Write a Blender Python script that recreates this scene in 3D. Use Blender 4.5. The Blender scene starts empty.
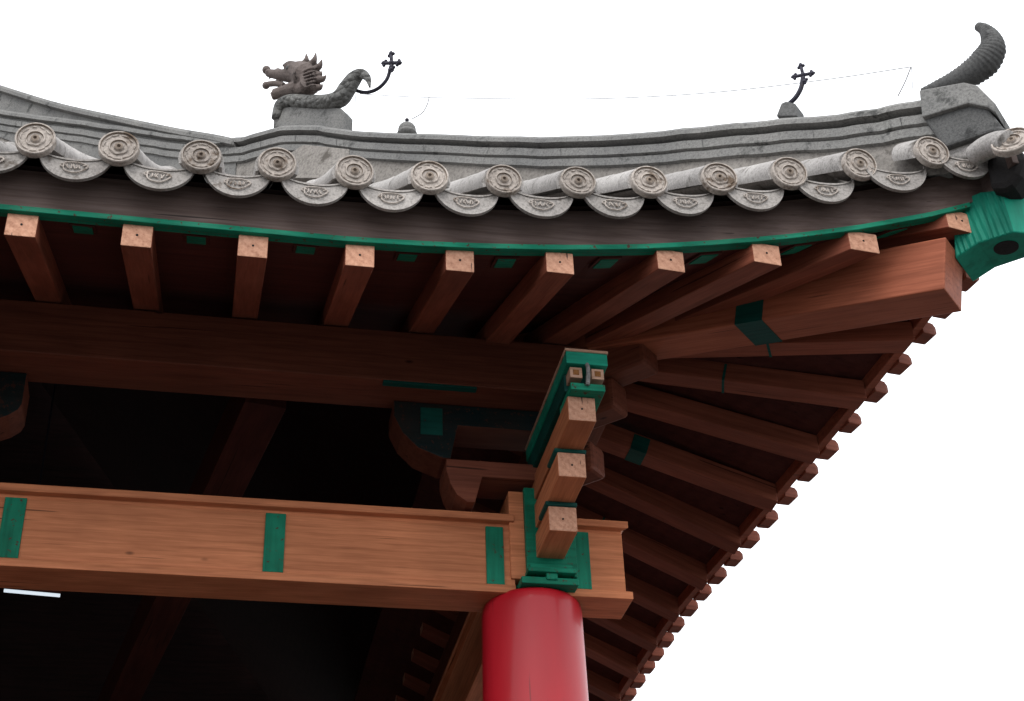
import bpy, bmesh, math, random
from mathutils import Vector, Matrix
random.seed(7)
R = math.radians
scn = bpy.context.scene
COL = scn.collection
V = Vector

# ------------------------------------------------------------------ camera (eye is the origin, ground 1.6 m below)
P, YAW, ROLL, F = R(33.85), R(12.45), R(-2.34), 1553.0
fw = V((math.sin(YAW)*math.cos(P), math.cos(YAW)*math.cos(P), math.sin(P)))
rt = V((math.cos(YAW), -math.sin(YAW), 0)); up = rt.cross(fw)
rt2 = rt*math.cos(ROLL)+up*math.sin(ROLL); up2 = -rt*math.sin(ROLL)+up*math.cos(ROLL)
cd = bpy.data.cameras.new('camera'); cam = bpy.data.objects.new('camera', cd); COL.objects.link(cam)
cd.sensor_width = 36; cd.lens = F/1024*36; cd.clip_end = 3000; cd.clip_start = .05
cam.matrix_world = Matrix((rt2, up2, -fw)).transposed().to_4x4()
scn.camera = cam
def ray(x, y): return rt2*((x-512)/F) - up2*((y-350.5)/F) + fw
GZ = -1.6
XC, YC, ZC = 1.392, 6.121, 2.90            # corner column
SD = XC+YC                                  # hip plane: x + y = SD
def on_y(x, y, Y): d = ray(x, y); return d*(Y/d.y)
def on_hip(x, y, k=0.0): d = ray(x, y); return d*((SD+k)/(d.x+d.y))   # a point in the vertical plane of the hip

# ------------------------------------------------------------------ materials
def newmat(name):
    m = bpy.data.materials.new(name); m.use_nodes = True
    nt = m.node_tree; b = nt.nodes['Principled BSDF']; return m, nt, b
def nd(nt, t, **kw):
    n = nt.nodes.new(t)
    for k, v in kw.items():
        if k in n.inputs: n.inputs[k].default_value = v
        else: setattr(n, k, v)
    return n
def ramp(nt, fac, stops):
    r = nt.nodes.new('ShaderNodeValToRGB'); e = r.color_ramp.elements
    while len(e) < len(stops): e.new(.5)
    for i, (p, c) in enumerate(stops):
        e[i].position = p; e[i].color = (*c, 1) if len(c) == 3 else c
    nt.links.new(fac, r.inputs[0]); return r
def mapping(nt, scale, rnd=True, coord='Object'):
    tc = nt.nodes.new('ShaderNodeTexCoord'); mp = nt.nodes.new('ShaderNodeMapping')
    mp.inputs['Scale'].default_value = scale
    nt.links.new(tc.outputs[coord], mp.inputs['Vector'])
    if rnd:
        oi = nt.nodes.new('ShaderNodeObjectInfo'); ml = nd(nt, 'ShaderNodeMath', operation='MULTIPLY'); ml.inputs[1].default_value = 37.0
        nt.links.new(oi.outputs['Random'], ml.inputs[0]); cb = nt.nodes.new('ShaderNodeCombineXYZ')
        for i in range(3): nt.links.new(ml.outputs[0], cb.inputs[i])
        nt.links.new(cb.outputs[0], mp.inputs['Location'])
    return mp.outputs[0]
def mixc(nt, fac, a, b, mode='MIX'):
    m = nt.nodes.new('ShaderNodeMix'); m.data_type = 'RGBA'; m.blend_type = mode
    L = nt.links
    for val, idx in ((fac, 0), (a, 6), (b, 7)):
        if hasattr(val, 'is_linked'): L.new(val, m.inputs[idx])
        elif isinstance(val, (int, float)): m.inputs[idx].default_value = val
        else: m.inputs[idx].default_value = (*val, 1)
    return m.outputs[2]
def wood(name, dark, light, rough=.6, knots=True, bump=.25, var=.12):
    m, nt, b = newmat(name); L = nt.links
    v = mapping(nt, (1.3, 16, 16))
    n1 = nd(nt, 'ShaderNodeTexNoise', Scale=1.6, Detail=8.0, Roughness=.62, Distortion=.6); L.new(v, n1.inputs['Vector'])
    v2 = mapping(nt, (6, 160, 160)); n2 = nd(nt, 'ShaderNodeTexNoise', Scale=1.0, Detail=3.0); L.new(v2, n2.inputs['Vector'])
    c = ramp(nt, n1.outputs[0], [(.3, dark), (.68, light)]).outputs[0]
    f2 = ramp(nt, n2.outputs[0], [(.35, (.80, .76, .74)), (.6, (1, 1, 1))]).outputs[0]
    c = mixc(nt, .75, c, f2, 'MULTIPLY')
    wv = nd(nt, 'ShaderNodeTexWave', Scale=9.0, Distortion=4.5, Detail=3.0); wv.inputs['Detail Scale'].default_value = 1.6; wv.bands_direction = 'Z'
    L.new(mapping(nt, (.22, .7, 1)), wv.inputs['Vector'])
    c = mixc(nt, .5, c, ramp(nt, wv.outputs[1], [(.0, (.80, .74, .70)), (.45, (1.04, 1.03, 1.02))]).outputs[0], 'MULTIPLY')
    v4 = mapping(nt, (1, 1, 1)); n4 = nd(nt, 'ShaderNodeTexNoise', Scale=2.2, Detail=4.0); L.new(v4, n4.inputs['Vector'])
    c = mixc(nt, 1.0, c, ramp(nt, n4.outputs[0], [(.3, (1-var*2,)*3), (.7, (1+var*.3,)*3)]).outputs[0], 'MULTIPLY')
    # fine checks along the grain
    v5 = mapping(nt, (1.4, 60, 60)); n5 = nd(nt, 'ShaderNodeTexNoise', Scale=1.0, Detail=2.0); L.new(v5, n5.inputs['Vector'])
    ck = ramp(nt, n5.outputs[0], [(.27, (1, 1, 1)), (.30, (0, 0, 0))]).outputs[0]
    c = mixc(nt, ck, c, tuple(x*.35 for x in dark))
    if knots:
        v3 = mapping(nt, (1.5, 3.2, 3.2)); vo = nd(nt, 'ShaderNodeTexVoronoi', Scale=1.25); L.new(v3, vo.inputs['Vector'])
        k = ramp(nt, vo.outputs['Distance'], [(.018, (1, 1, 1)), (.05, (0, 0, 0))]).outputs[0]
        c = mixc(nt, k, c, tuple(x*.22 for x in dark))
    oi = nt.nodes.new('ShaderNodeObjectInfo')
    hv = nt.nodes.new('ShaderNodeMapRange'); hv.inputs['To Min'].default_value = 1-var; hv.inputs['To Max'].default_value = 1+var
    L.new(oi.outputs['Random'], hv.inputs['Value'])
    hs = nt.nodes.new('ShaderNodeHueSaturation'); L.new(hv.outputs[0], hs.inputs['Value']); L.new(c, hs.inputs['Color'])
    L.new(hs.outputs[0], b.inputs['Base Color']); b.inputs['Roughness'].default_value = rough
    b.inputs['Specular IOR Level'].default_value = .15
    bp = nd(nt, 'ShaderNodeBump', Strength=bump, Distance=.004); L.new(n1.outputs[0], bp.inputs['Height']); L.new(bp.outputs[0], b.inputs['Normal'])
    return m
M = {}
M['timber'] = wood('timber_wood', (.46, .163, .074), (.63, .236, .112))
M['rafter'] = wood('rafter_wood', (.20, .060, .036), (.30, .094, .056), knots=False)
M['hip_timber'] = wood('weathered_hip_timber', (.27, .080, .042), (.38, .118, .064))
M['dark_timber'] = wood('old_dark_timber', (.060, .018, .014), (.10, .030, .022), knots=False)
M['shade_timber'] = wood('unlit_interior_timber', (.022, .012, .012), (.04, .018, .017), knots=False)  # near-black colour carries the unlit darkness inside the hall
def endgrain():
    m, nt, b = newmat('pale_end_grain'); L = nt.links
    v = mapping(nt, (1, 1, 1)); w = nd(nt, 'ShaderNodeTexNoise', Scale=70.0, Detail=6.0, Roughness=.7); L.new(v, w.inputs['Vector'])
    w2 = nd(nt, 'ShaderNodeTexWave', Scale=9.0, Distortion=5.0, Detail=3.0); w2.wave_type = 'RINGS'; w2.rings_direction = 'X'; L.new(v, w2.inputs['Vector'])
    c = ramp(nt, w.outputs[0], [(.28, (.25, .11, .065)), (.42, (.46, .225, .14)), (.7, (.60, .33, .22))]).outputs[0]
    c = mixc(nt, .25, c, ramp(nt, w2.outputs[0], [(.2, (.55, .45, .4)), (.6, (1, 1, 1))]).outputs[0], 'MULTIPLY')
    n5 = nd(nt, 'ShaderNodeTexNoise', Scale=1.0, Detail=3.0); L.new(mapping(nt, (8, 55, 9)), n5.inputs['Vector'])
    c = mixc(nt, ramp(nt, n5.outputs[0], [(.29, (1, 1, 1)), (.32, (0, 0, 0))]).outputs[0], c, (.10, .045, .03))
    oi = nt.nodes.new('ShaderNodeObjectInfo'); hv = nt.nodes.new('ShaderNodeMapRange'); hv.inputs['To Min'].default_value = .8; hv.inputs['To Max'].default_value = 1.12
    L.new(oi.outputs['Random'], hv.inputs['Value']); hs = nt.nodes.new('ShaderNodeHueSaturation'); L.new(hv.outputs[0], hs.inputs['Value']); L.new(c, hs.inputs['Color'])
    L.new(hs.outputs[0], b.inputs['Base Color']); b.inputs['Roughness'].default_value = .8; return m
M['end'] = endgrain()
def paint(name, c0, c1, chip, rough=.5, chipf=.36, grain=(3, 40, 40)):
    m, nt, b = newmat(name); L = nt.links
    n0 = nd(nt, 'ShaderNodeTexNoise', Scale=5.0, Detail=6.0); L.new(mapping(nt, (1, 1, 1)), n0.inputs['Vector'])
    c = ramp(nt, n0.outputs[0], [(.3, c0), (.7, c1)]).outputs[0]
    n2 = nd(nt, 'ShaderNodeTexNoise', Scale=1.5, Detail=4.0); L.new(mapping(nt, grain), n2.inputs['Vector'])
    c = mixc(nt, .6, c, ramp(nt, n2.outputs[0], [(.3, (.55, .55, .55)), (.55, (1, 1, 1))]).outputs[0], 'MULTIPLY')
    n1 = nd(nt, 'ShaderNodeTexNoise', Scale=38.0, Detail=5.0, Roughness=.7); L.new(mapping(nt, (1, 1, 1)), n1.inputs['Vector'])
    k = ramp(nt, n1.outputs[0], [(chipf-.03, (1, 1, 1)), (chipf, (0, 0, 0))]).outputs[0]
    c = mixc(nt, k, c, chip)
    L.new(c, b.inputs['Base Color']); b.inputs['Roughness'].default_value = rough; b.inputs['Specular IOR Level'].default_value = .12
    bp = nd(nt, 'ShaderNodeBump', Strength=.35, Distance=.003); L.new(n2.outputs[0], bp.inputs['Height']); L.new(bp.outputs[0], b.inputs['Normal'])
    return m
M['green'] = paint('green_paint', (.003, .115, .065), (.008, .215, .128), (.06, .035, .022), chipf=.395)
M['green_dark'] = paint('dull_green_paint', (.004, .045, .038), (.006, .075, .060), (.04, .02, .015))
def striate(m):
    nt = m.node_tree; b = nt.nodes['Principled BSDF']; w = nd(nt, 'ShaderNodeTexWave', Scale=26.0, Distortion=3.5, Detail=3.0); w.bands_direction = 'DIAGONAL'
    nt.links.new(mapping(nt, (.12, 1, 1)), w.inputs['Vector']); bp = nd(nt, 'ShaderNodeBump', Strength=.8, Distance=.006)
    nt.links.new(w.outputs[1], bp.inputs['Height']); nt.links.new(bp.outputs[0], b.inputs['Normal']); return m
M['dark_green_cheek'] = paint('shaded_dark_green', (.005, .016, .018), (.022, .018, .016), (.05, .02, .014), chipf=.42)  # dull green cheeks taken almost to black, shade put into the colour
M['green_head'] = paint('bright_green_paint', (.008, .20, .13), (.014, .30, .20), (.02, .05, .035), chipf=.3, grain=(3, 22, 22))
def red():
    m, nt, b = newmat('glossy_red_paint'); L = nt.links
    n0 = nd(nt, 'ShaderNodeTexNoise', Scale=2.0, Detail=5.0); L.new(mapping(nt, (3, 3, .6)), n0.inputs['Vector'])
    c = ramp(nt, n0.outputs[0], [(.3, (.36, .005, .012)), (.7, (.47, .009, .020))]).outputs[0]
    n1 = nd(nt, 'ShaderNodeTexNoise', Scale=1.0, Detail=3.0); L.new(mapping(nt, (45, 45, 1.2)), n1.inputs['Vector'])
    k = ramp(nt, n1.outputs[0], [(.32, (1, 1, 1)), (.37, (0, 0, 0))]).outputs[0]
    c = mixc(nt, k, c, (.20, .006, .009)); L.new(c, b.inputs['Base Color'])
    L.new(ramp(nt, n0.outputs[0], [(.3, (.36,)*3), (.7, (.55,)*3)]).outputs[0], b.inputs['Roughness'])
    b.inputs['Coat Weight'].default_value = .22; b.inputs['Coat Roughness'].default_value = .14; b.inputs['Specular IOR Level'].default_value = .3
    bp = nd(nt, 'ShaderNodeBump', Strength=.25, Distance=.004); L.new(n0.outputs[0], bp.inputs['Height']); L.new(bp.outputs[0], b.inputs['Normal'])
    return m
M['red'] = red()
def stone(name, c0, c1, spot, scale=22, rough=.9, bump=.5, pit=.4):
    m, nt, b = newmat(name); L = nt.links
    v = mapping(nt, (1, 1, 1))
    n0 = nd(nt, 'ShaderNodeTexNoise', Scale=3.0, Detail=8.0, Roughness=.65); L.new(v, n0.inputs['Vector'])
    c = ramp(nt, n0.outputs[0], [(.3, c0), (.7, c1)]).outputs[0]
    n1 = nd(nt, 'ShaderNodeTexNoise', Scale=scale*4, Detail=6.0, Roughness=.75); L.new(v, n1.inputs['Vector'])
    c = mixc(nt, .8, c, ramp(nt, n1.outputs[0], [(.34, (.45, .45, .45)), (.56, (1.1, 1.1, 1.1))]).outputs[0], 'MULTIPLY')
    n2 = nd(nt, 'ShaderNodeTexNoise', Scale=scale*.4, Detail=8.0, Roughness=.7); L.new(v, n2.inputs['Vector'])
    k = ramp(nt, n2.outputs[0], [(pit-.06, (1, 1, 1)), (pit+.03, (0, 0, 0))]).outputs[0]
    c = mixc(nt, k, c, spot)
    oi = nt.nodes.new('ShaderNodeObjectInfo'); hv = nt.nodes.new('ShaderNodeMapRange'); hv.inputs['To Min'].default_value = .86; hv.inputs['To Max'].default_value = 1.12
    L.new(oi.outputs['Random'], hv.inputs['Value']); hs = nt.nodes.new('ShaderNodeHueSaturation'); L.new(hv.outputs[0], hs.inputs['Value']); L.new(c, hs.inputs['Color'])
    L.new(hs.outputs[0], b.inputs['Base Color']); b.inputs['Roughness'].default_value = rough; b.inputs['Specular IOR Level'].default_value = .25
    bp = nd(nt, 'ShaderNodeBump', Strength=bump, Distance=.004); L.new(n1.outputs[0], bp.inputs['Height']); L.new(bp.outputs[0], b.inputs['Normal'])
    return m
M['tile'] = stone('grey_clay_tile', (.27, .255, .245), (.41, .39, .375), (.12, .11, .10), bump=.7)
M['disc'] = stone('buff_clay_medallion', (.32, .28, .25), (.46, .41, .37), (.12, .085, .06), pit=.42)
M['groove'] = stone('dark_clay_relief', (.17, .135, .11), (.26, .21, .17), (.08, .06, .05))  # darker tone on the inner rim walls and the boss
M['ridge'] = stone('grey_ridge_stone', (.15, .15, .148), (.235, .23, .22), (.07, .07, .068), bump=.8)
M['wall_plaster'] = stone('ridge_wall_plaster', (.19, .175, .16), (.27, .25, .23), (.09, .08, .07), scale=14)
M['dark_stone'] = stone('dark_weathered_stone', (.085, .085, .085), (.14, .14, .138), (.04, .04, .04), bump=.9)
M['dragon_head'] = stone('reddish_weathered_clay', (.085, .068, .062), (.15, .122, .112), (.03, .024, .022), scale=30, bump=1.0)
M['iron'] = stone('dark_iron', (.018, .017, .03), (.035, .033, .05), (.03, .02, .02), rough=.6)
M['board'] = wood('grey_brown_board', (.075, .052, .046), (.12, .088, .08), knots=False)
M['black'] = stone('shade_black', (.012, .011, .012), (.02, .018, .018), (.01, .01, .01))  # painted dark for holes and the shaded corner under-tile
M['ground'] = stone('paving', (.085, .082, .078), (.125, .12, .115), (.07, .066, .062), scale=6, bump=.2)
M['floor'] = stone('hall_floor', (.03, .027, .025), (.045, .04, .037), (.03, .03, .03), scale=6, bump=.2)
M['rust'] = stone('rusty_metal', (.16, .05, .012), (.26, .12, .04), (.05, .02, .01), scale=40)
M['pale_wood'] = wood('pale_bare_wood', (.42, .24, .16), (.60, .38, .28), knots=False)
def scales():
    m = stone('scaly_ridge_stone', (.10, .10, .098), (.17, .168, .16), (.045, .045, .045), bump=.9); nt = m.node_tree; L = nt.links
    vo = nd(nt, 'ShaderNodeTexVoronoi', Scale=26.0); L.new(mapping(nt, (1, 1, 1)), vo.inputs['Vector'])
    b = nt.nodes['Principled BSDF']; bp = nd(nt, 'ShaderNodeBump', Strength=1.0, Distance=.03); bp.invert = True
    L.new(vo.outputs['Distance'], bp.inputs['Height']); L.new(b.inputs['Normal'].links[0].from_socket, bp.inputs['Normal']); L.new(bp.outputs[0], b.inputs['Normal'])
    return m
M['scales'] = scales()
m, nt, b = newmat('lamp_glow'); b.inputs['Emission Color'].default_value = (.8, .9, 1, 1); b.inputs['Emission Strength'].default_value = .42; M['lamp'] = m

# ------------------------------------------------------------------ building objects
WM = {}                                    # world matrix of every parent
def link(o, name_mat, parent, mw):
    o.matrix_world = mw; WM[o.name] = mw
    if parent is not None:
        o.parent = parent; o.matrix_parent_inverse = Matrix(); o.matrix_basis = WM[parent.name].inverted() @ mw
    return o
def obj(name, verts, faces, mat, parent=None, mw=None, smooth=False, bevel=0, mats=None, midx=None, recalc=True):
    me = bpy.data.meshes.new(name); me.from_pydata([tuple(v) for v in verts], [], faces)
    for mm in (mats or [mat]): me.materials.append(mm)
    if midx:
        for p, i in zip(me.polygons, midx): p.material_index = i
    if recalc:
        bm = bmesh.new(); bm.from_mesh(me); bmesh.ops.recalc_face_normals(bm, faces=bm.faces); bm.to_mesh(me); bm.free()
    if smooth:
        for p in me.polygons: p.use_smooth = True
    o = bpy.data.objects.new(name, me); COL.objects.link(o)
    if bevel:
        md = o.modifiers.new('bevel', 'BEVEL'); md.width = bevel; md.segments = 2; md.limit_method = 'ANGLE'; md.angle_limit = R(40); md.harden_normals = False
    if mw is None:                          # put the origin at the shape's centre
        c = sum((V(v) for v in verts), V())/len(verts)
        me.transform(Matrix.Translation(-c)); mw = Matrix.Translation(c)
    return link(o, name, parent, mw)
def tag(o, label, cat=None, group=None, kind=None):
    if label: o['label'] = label
    if cat: o['category'] = cat
    if group: o['group'] = group
    if kind: o['kind'] = kind
    return o
def empty(name, loc):
    o = bpy.data.objects.new(name, None); COL.objects.link(o); return link(o, name, None, Matrix.Translation(loc))
def frame(p0, p1, upv=V((0, 0, 1))):
    x = (V(p1)-V(p0)).normalized(); y = V(upv).cross(x).normalized(); z = x.cross(y)
    return Matrix.Translation(p0) @ Matrix((x, y, z)).transposed().to_4x4(), (V(p1)-V(p0)).length
BOXF = [(0, 1, 3, 2), (4, 6, 7, 5), (0, 4, 5, 1), (2, 3, 7, 6), (0, 2, 6, 4), (1, 5, 7, 3)]
def beam(name, p0, p1, w, h, mat, parent, bevel=.004, z0=None, endmat=None, vertical_end=False, upv=V((0, 0, 1)), ysh=0):
    """timber from p0 to p1; p0/p1 on the centre of its underside"""
    mw, L = frame(p0, p1, upv)
    sh = 0
    if vertical_end:                        # plumb-cut end faces
        d = (V(p1)-V(p0)).normalized(); sh = h*d.z/max(.2, math.sqrt(1-d.z*d.z))
    vs = []
    for x in (0, L):
        for y in (-w/2, w/2):
            for z in (0, h): vs.append((x+(sh*z/h)+(ysh*y if x else 0), y, z))
    fs = BOXF
    mats = [mat, endmat] if endmat else [mat]
    return obj(name, vs, fs, mat, parent, mw, bevel=bevel, mats=mats, midx=[1, 1, 0, 0, 0, 0] if endmat else None)
def box(name, c, s, mat, parent, bevel=.004, rz=0, mats=None, midx=None):
    vs = [(x*s[0]/2, y*s[1]/2, z*s[2]/2) for x in (-1, 1) for y in (-1, 1) for z in (-1, 1)]
    return obj(name, vs, BOXF, mat, parent, Matrix.Translation(c) @ Matrix.Rotation(rz, 4, 'Z'), bevel=bevel, mats=mats, midx=midx)
def sweep(name, path, profile, sides, mat, parent, closed_profile=True, smooth=False, mats=None, pm=None, caps=True, bevel=0, scale=None, jit=0):
    """profile = [(u, v)], u along sides[i] (horizontal), v up"""
    vs, fs, mi = [], [], []; n = len(profile)
    for i, p in enumerate(path):
        s = sides[i] if isinstance(sides, list) else sides
        k = scale[i] if scale else 1
        for u, v in profile: vs.append(V(p)+V(s)*u*k+V((0, 0, v*k)))
    m = n if closed_profile else n-1
    for i in range(len(path)-1):
        for j in range(m):
            a = i*n+j; b = i*n+(j+1) % n
            fs.append((a, b, b+n, a+n)); mi.append(pm[j] if pm else 0)
    if caps and closed_profile:
        fs.append(tuple(range(n))); fs.append(tuple((len(path)-1)*n+k for k in range(n))); mi += [0, 0]
    return obj(name, vs, fs, mat, parent, smooth=smooth, mats=mats, midx=mi if pm else None, bevel=bevel)
def catmull(pts, n=8):
    pts = [V(p) for p in pts]; out = []
    q = [pts[0]*2-pts[1]]+pts+[pts[-1]*2-pts[-2]]
    for i in range(1, len(q)-2):
        for k in range(n):
            t = k/n; a, b, c, d = q[i-1], q[i], q[i+1], q[i+2]
            out.append(.5*((2*b)+(c-a)*t+(2*a-5*b+4*c-d)*t*t+(3*b-a-3*c+d)*t**3))
    out.append(pts[-1]); return out
def tubemesh(path, rad, seg=12, squash=None, axis=V((0, 0, 1))):
    """round tube with caps -> verts, faces"""
    vs, fs = [], []; n = len(path); prev = None
    for i, p in enumerate(path):
        t = (path[min(i+1, n-1)]-path[max(i-1, 0)]).normalized()
        a = t.cross(axis); a = a.normalized() if a.length > 1e-3 else t.cross(V((1, 0, .1))).normalized()
        if prev is not None and a.dot(prev) < 0: a = -a
        prev = a; b = a.cross(t).normalized(); r = rad[i] if hasattr(rad, '__len__') else rad; sq = squash or 1
        for k in range(seg):
            th = 2*math.pi*k/seg; vs.append(p+a*math.cos(th)*r*sq+b*math.sin(th)*r)
    for i in range(n-1):
        for k in range(seg):
            fs.append((i*seg+k, i*seg+(k+1) % seg, (i+1)*seg+(k+1) % seg, (i+1)*seg+k))
    fs.append(tuple(range(seg))); fs.append(tuple((n-1)*seg+k for k in range(seg))); return vs, fs
class MB:
    def __init__(s): s.v = []; s.f = []
    def add(s, vf):
        o = len(s.v); s.v += [V(x) for x in vf[0]]; s.f += [tuple(i+o for i in f) for f in vf[1]]; return s
    def box(s, c, sz, mt=None):
        vs = [V((x*sz[0]/2, y*sz[1]/2, z*sz[2]/2)) for x in (-1, 1) for y in (-1, 1) for z in (-1, 1)]
        if mt: vs = [mt @ v for v in vs]
        return s.add(([v+V(c) for v in vs], BOXF))
    def ball(s, c, r, sc=(1, 1, 1), n=10):
        vs, fs = [], []
        for i in range(1, n):
            for k in range(2*n):
                a, b = math.pi*i/n, math.pi*k/n
                vs.append(V((c[0]+r*sc[0]*math.sin(a)*math.cos(b), c[1]+r*sc[1]*math.sin(a)*math.sin(b), c[2]+r*sc[2]*math.cos(a))))
        for i in range(n-2):
            for k in range(2*n): fs.append((i*2*n+k, i*2*n+(k+1) % (2*n), (i+1)*2*n+(k+1) % (2*n), (i+1)*2*n+k))
        fs.append(tuple(range(2*n))); fs.append(tuple((n-2)*2*n+k for k in range(2*n)))
        return s.add((vs, fs))

# ------------------------------------------------------------------ eave curves
DISC = [(36, 141), (119, 151), (201, 159), (277, 167), (354, 175), (429, 180), (503, 183), (577, 184), (648, 185), (718, 181), (788, 176), (858, 167), (930, 154)]
def yfront(x): s = max(0, (x-.8)/2.3); return 4.62-.22*s*s
def solve_front(px, py):
    Y = 4.62
    for _ in range(40):
        p = on_y(px, py, Y); Y = yfront(p.x)
    return p
DP = [solve_front(*q) for q in DISC]
ZT = [(-99, 3.937), (.42, 3.937), (.72, 3.949), (1.01, 3.969), (1.31, 3.992), (1.60, 4.018), (1.89, 4.054), (2.19, 4.096), (2.49, 4.150), (2.80, 4.218), (3.12, 4.31), (3.6, 4.45)]
def lerp(tab, x):
    for (a, b), (c, d) in zip(tab, tab[1:]):
        if x <= c: return b+(d-b)*max(0, (x-a))/(c-a)
    return tab[-1][1]
def zfront(x): return lerp(ZT, x)                     # height of the medallion centres
CX, CY = 3.13, SD-3.13                                # eave corner in plan
def xside(y): s = max(0, (8.0-y)/3.3); return 2.66+.45*s**1.5
def zside(y): return zfront(CX-(y-CY))
LIFT0 = 3.937
TR = 5.7                                              # run from eave to main ridge
def prof(t): return .74*t+.02*t*t
def zroof_f(x, y):
    t = max(0, y-yfront(x)); return LIFT0-.03+prof(t)+(zfront(min(x, 3.2))-LIFT0)*math.exp(-(t/2.4)**2)
def zroof_s(x, y):
    t = max(0, xside(y)-x); return LIFT0-.03+prof(t)+(zside(max(y, CY-.1))-LIFT0)*math.exp(-(t/2.4)**2)

temple = empty('temple_hall', V((-3, 10, GZ)))
tag(temple, 'timber temple hall with a red column and an upswept grey tiled eave', 'temple')

BAY = 2.88
# ------------------------------------------------------------------ ground and hall shell
def plane(name, x0, y0, x1, y1, z, mat, parent=None):
    return obj(name, [(x0, y0, z), (x1, y0, z), (x1, y1, z), (x0, y1, z)], [(0, 1, 2, 3)], mat, parent)
tag(plane('ground', -600, -600, 600, 600, GZ, M['ground']), None, kind='structure')
box('plinth', (-3.4, 10.5, GZ+.15), (11.4, 10.6, .30), M['floor'], temple, bevel=.02)
box('wall', (-3.62, 13.3, 1.6), (10.2, .2, 5.8), M['shade_timber'], temple)
box('wall', (-8.6, 9.6, 1.6), (.2, 7.2, 5.8), M['shade_timber'], temple)
box('wall', (XC, 11.6, .8), (.16, 3.0, 4.1), M['shade_timber'], temple)
for k in range(15):
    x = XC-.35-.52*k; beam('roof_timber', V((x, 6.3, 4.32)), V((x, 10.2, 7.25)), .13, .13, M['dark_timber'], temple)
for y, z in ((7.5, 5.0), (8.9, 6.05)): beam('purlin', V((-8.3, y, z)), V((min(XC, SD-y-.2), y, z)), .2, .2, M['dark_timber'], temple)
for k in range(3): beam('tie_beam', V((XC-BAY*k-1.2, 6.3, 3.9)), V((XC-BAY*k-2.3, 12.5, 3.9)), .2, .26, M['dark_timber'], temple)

# ------------------------------------------------------------------ columns
def column(x, y):
    prof_ = [(GZ+.30, .235), (0, .235), (2.2, .226), (2.76, .220), (2.80, .2195), (2.83, .217), (2.845, .212), (2.853, .204)]
    vs, fs = [], []; n = 64
    for z, r in prof_:
        for k in range(n): vs.append((x+r*math.cos(2*math.pi*k/n), y+r*math.sin(2*math.pi*k/n), z))
    for i in range(len(prof_)-1):
        for k in range(n): fs.append((i*n+k, i*n+(k+1) % n, (i+1)*n+(k+1) % n, (i+1)*n+k))
    fs.append(tuple(range(n))); fs.append(tuple((len(prof_)-1)*n+k for k in range(n)))
    o = obj('column', vs, fs, M['red'], temple, smooth=True)
    bs = box('column_base', (x, y, GZ+.36), (.66, .66, .12), M['ridge'], temple, bevel=.03)
    return o
for x, y in ((XC, YC), (XC-BAY, YC), (XC-2*BAY, YC), (XC, YC+BAY+.4)):
    column(x, y)

# ------------------------------------------------------------------ main beams: lower lip, face, cap moulding, green bands
def main_beam(p0, p1, side, bands, step=False):
    """p0->p1 along the axis at the underside; side = unit vector to the outer face"""
    path = [V(p0), V(p1)]
    prof_ = [(.108, 0), (.108, .036), (.096, .040), (.096, .318), (.090, .322), (.090, .334), (.122, .338), (.122, .372), (-.122, .372), (-.122, .338), (-.096, .334), (-.096, .040), (-.108, .036), (-.108, 0)]
    mw, L = frame(p0, p1); s = -1 if (mw.to_3x3() @ V((0, 1, 0))).dot(side) < 0 else 1
    vs, fs = [], []; n = len(prof_)
    for x in (0, L):
        for u, v in prof_: vs.append((x+(.026 if x and step and not .037 < v < .337 else 0), u*s, v))
    for j in range(n): fs.append((j, (j+1) % n, n+(j+1) % n, n+j))
    fs += [tuple(range(n)), tuple(range(n, 2*n))]
    o = obj('main_beam', vs, fs, M['timber'], temple, mw, bevel=.003)
    for a, w in bands:
        c = V(p0)+(V(p1)-V(p0)).normalized()*a+V(side)*.098
        mm = Matrix.Translation(c+V((0, 0, .176))) @ frame(V((0, 0, 0)), V((0, 0, 1)), side)[0].to_3x3().to_4x4()
        h = .276
        vv = [(x*h/2, y*w/2, z*.007) for x in (-1, 1) for y in (-1, 1) for z in (-1, 1)]
        # local x runs up the band, so the paint streaks run along it
        obj('green_band', vv, BOXF, M['green'], o, mm, bevel=.0015)
    return o
ZB = 2.842
FS, RS_ = V((0, -1, 0)), V((1, 0, 0))
YB = 6.07
ub = lambda px, py: on_y(px, py, YB-.1).x
mb = main_beam((XC-BAY, YB, ZB), (XC-.13, YB, ZB), FS, [])
x0 = XC-BAY
def band_x(px, py, w): return (ub(px, py)-x0, w)
# rebuild with bands at their measured places
bpy.data.objects.remove(mb)
main_beam((x0, YB, ZB), (XC-.10, YB, ZB), FS, [band_x(12, 525, .088), band_x(274.5, 540, .086), band_x(495, 558, .078), (.12, .085)])
main_beam((XC+.12, YB, ZB), (1.785, YB, ZB), FS, [(.075, .085)], step=True)
main_beam((x0-BAY+.11, YB, ZB), (x0-.11, YB, ZB), FS, [(.08, .085), (1.35, .085), (2.5, .085)])
main_beam((XC, YC+.12, ZB+.002), (XC, YC+BAY+.3, ZB+.002), RS_, [(.12, .08), (1.8, .08)])
main_beam((XC, YC+BAY+.5, ZB+.002), (XC, YC+2*BAY, ZB+.002), RS_, [])

# ------------------------------------------------------------------ eave beams (purlin beams carrying the rafters)
EZ = 3.735
def eave_beam(p0, p1): return beam('eave_beam', p0, p1, .24, .265, M['timber2'], temple, bevel=.006)
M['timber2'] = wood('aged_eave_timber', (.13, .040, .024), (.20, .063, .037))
EYF, EXS = 5.865, 1.64
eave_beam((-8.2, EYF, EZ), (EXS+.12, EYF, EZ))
eave_beam((EXS, EYF+.13, EZ+.003), (EXS, 14.6, EZ+.003))

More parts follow.
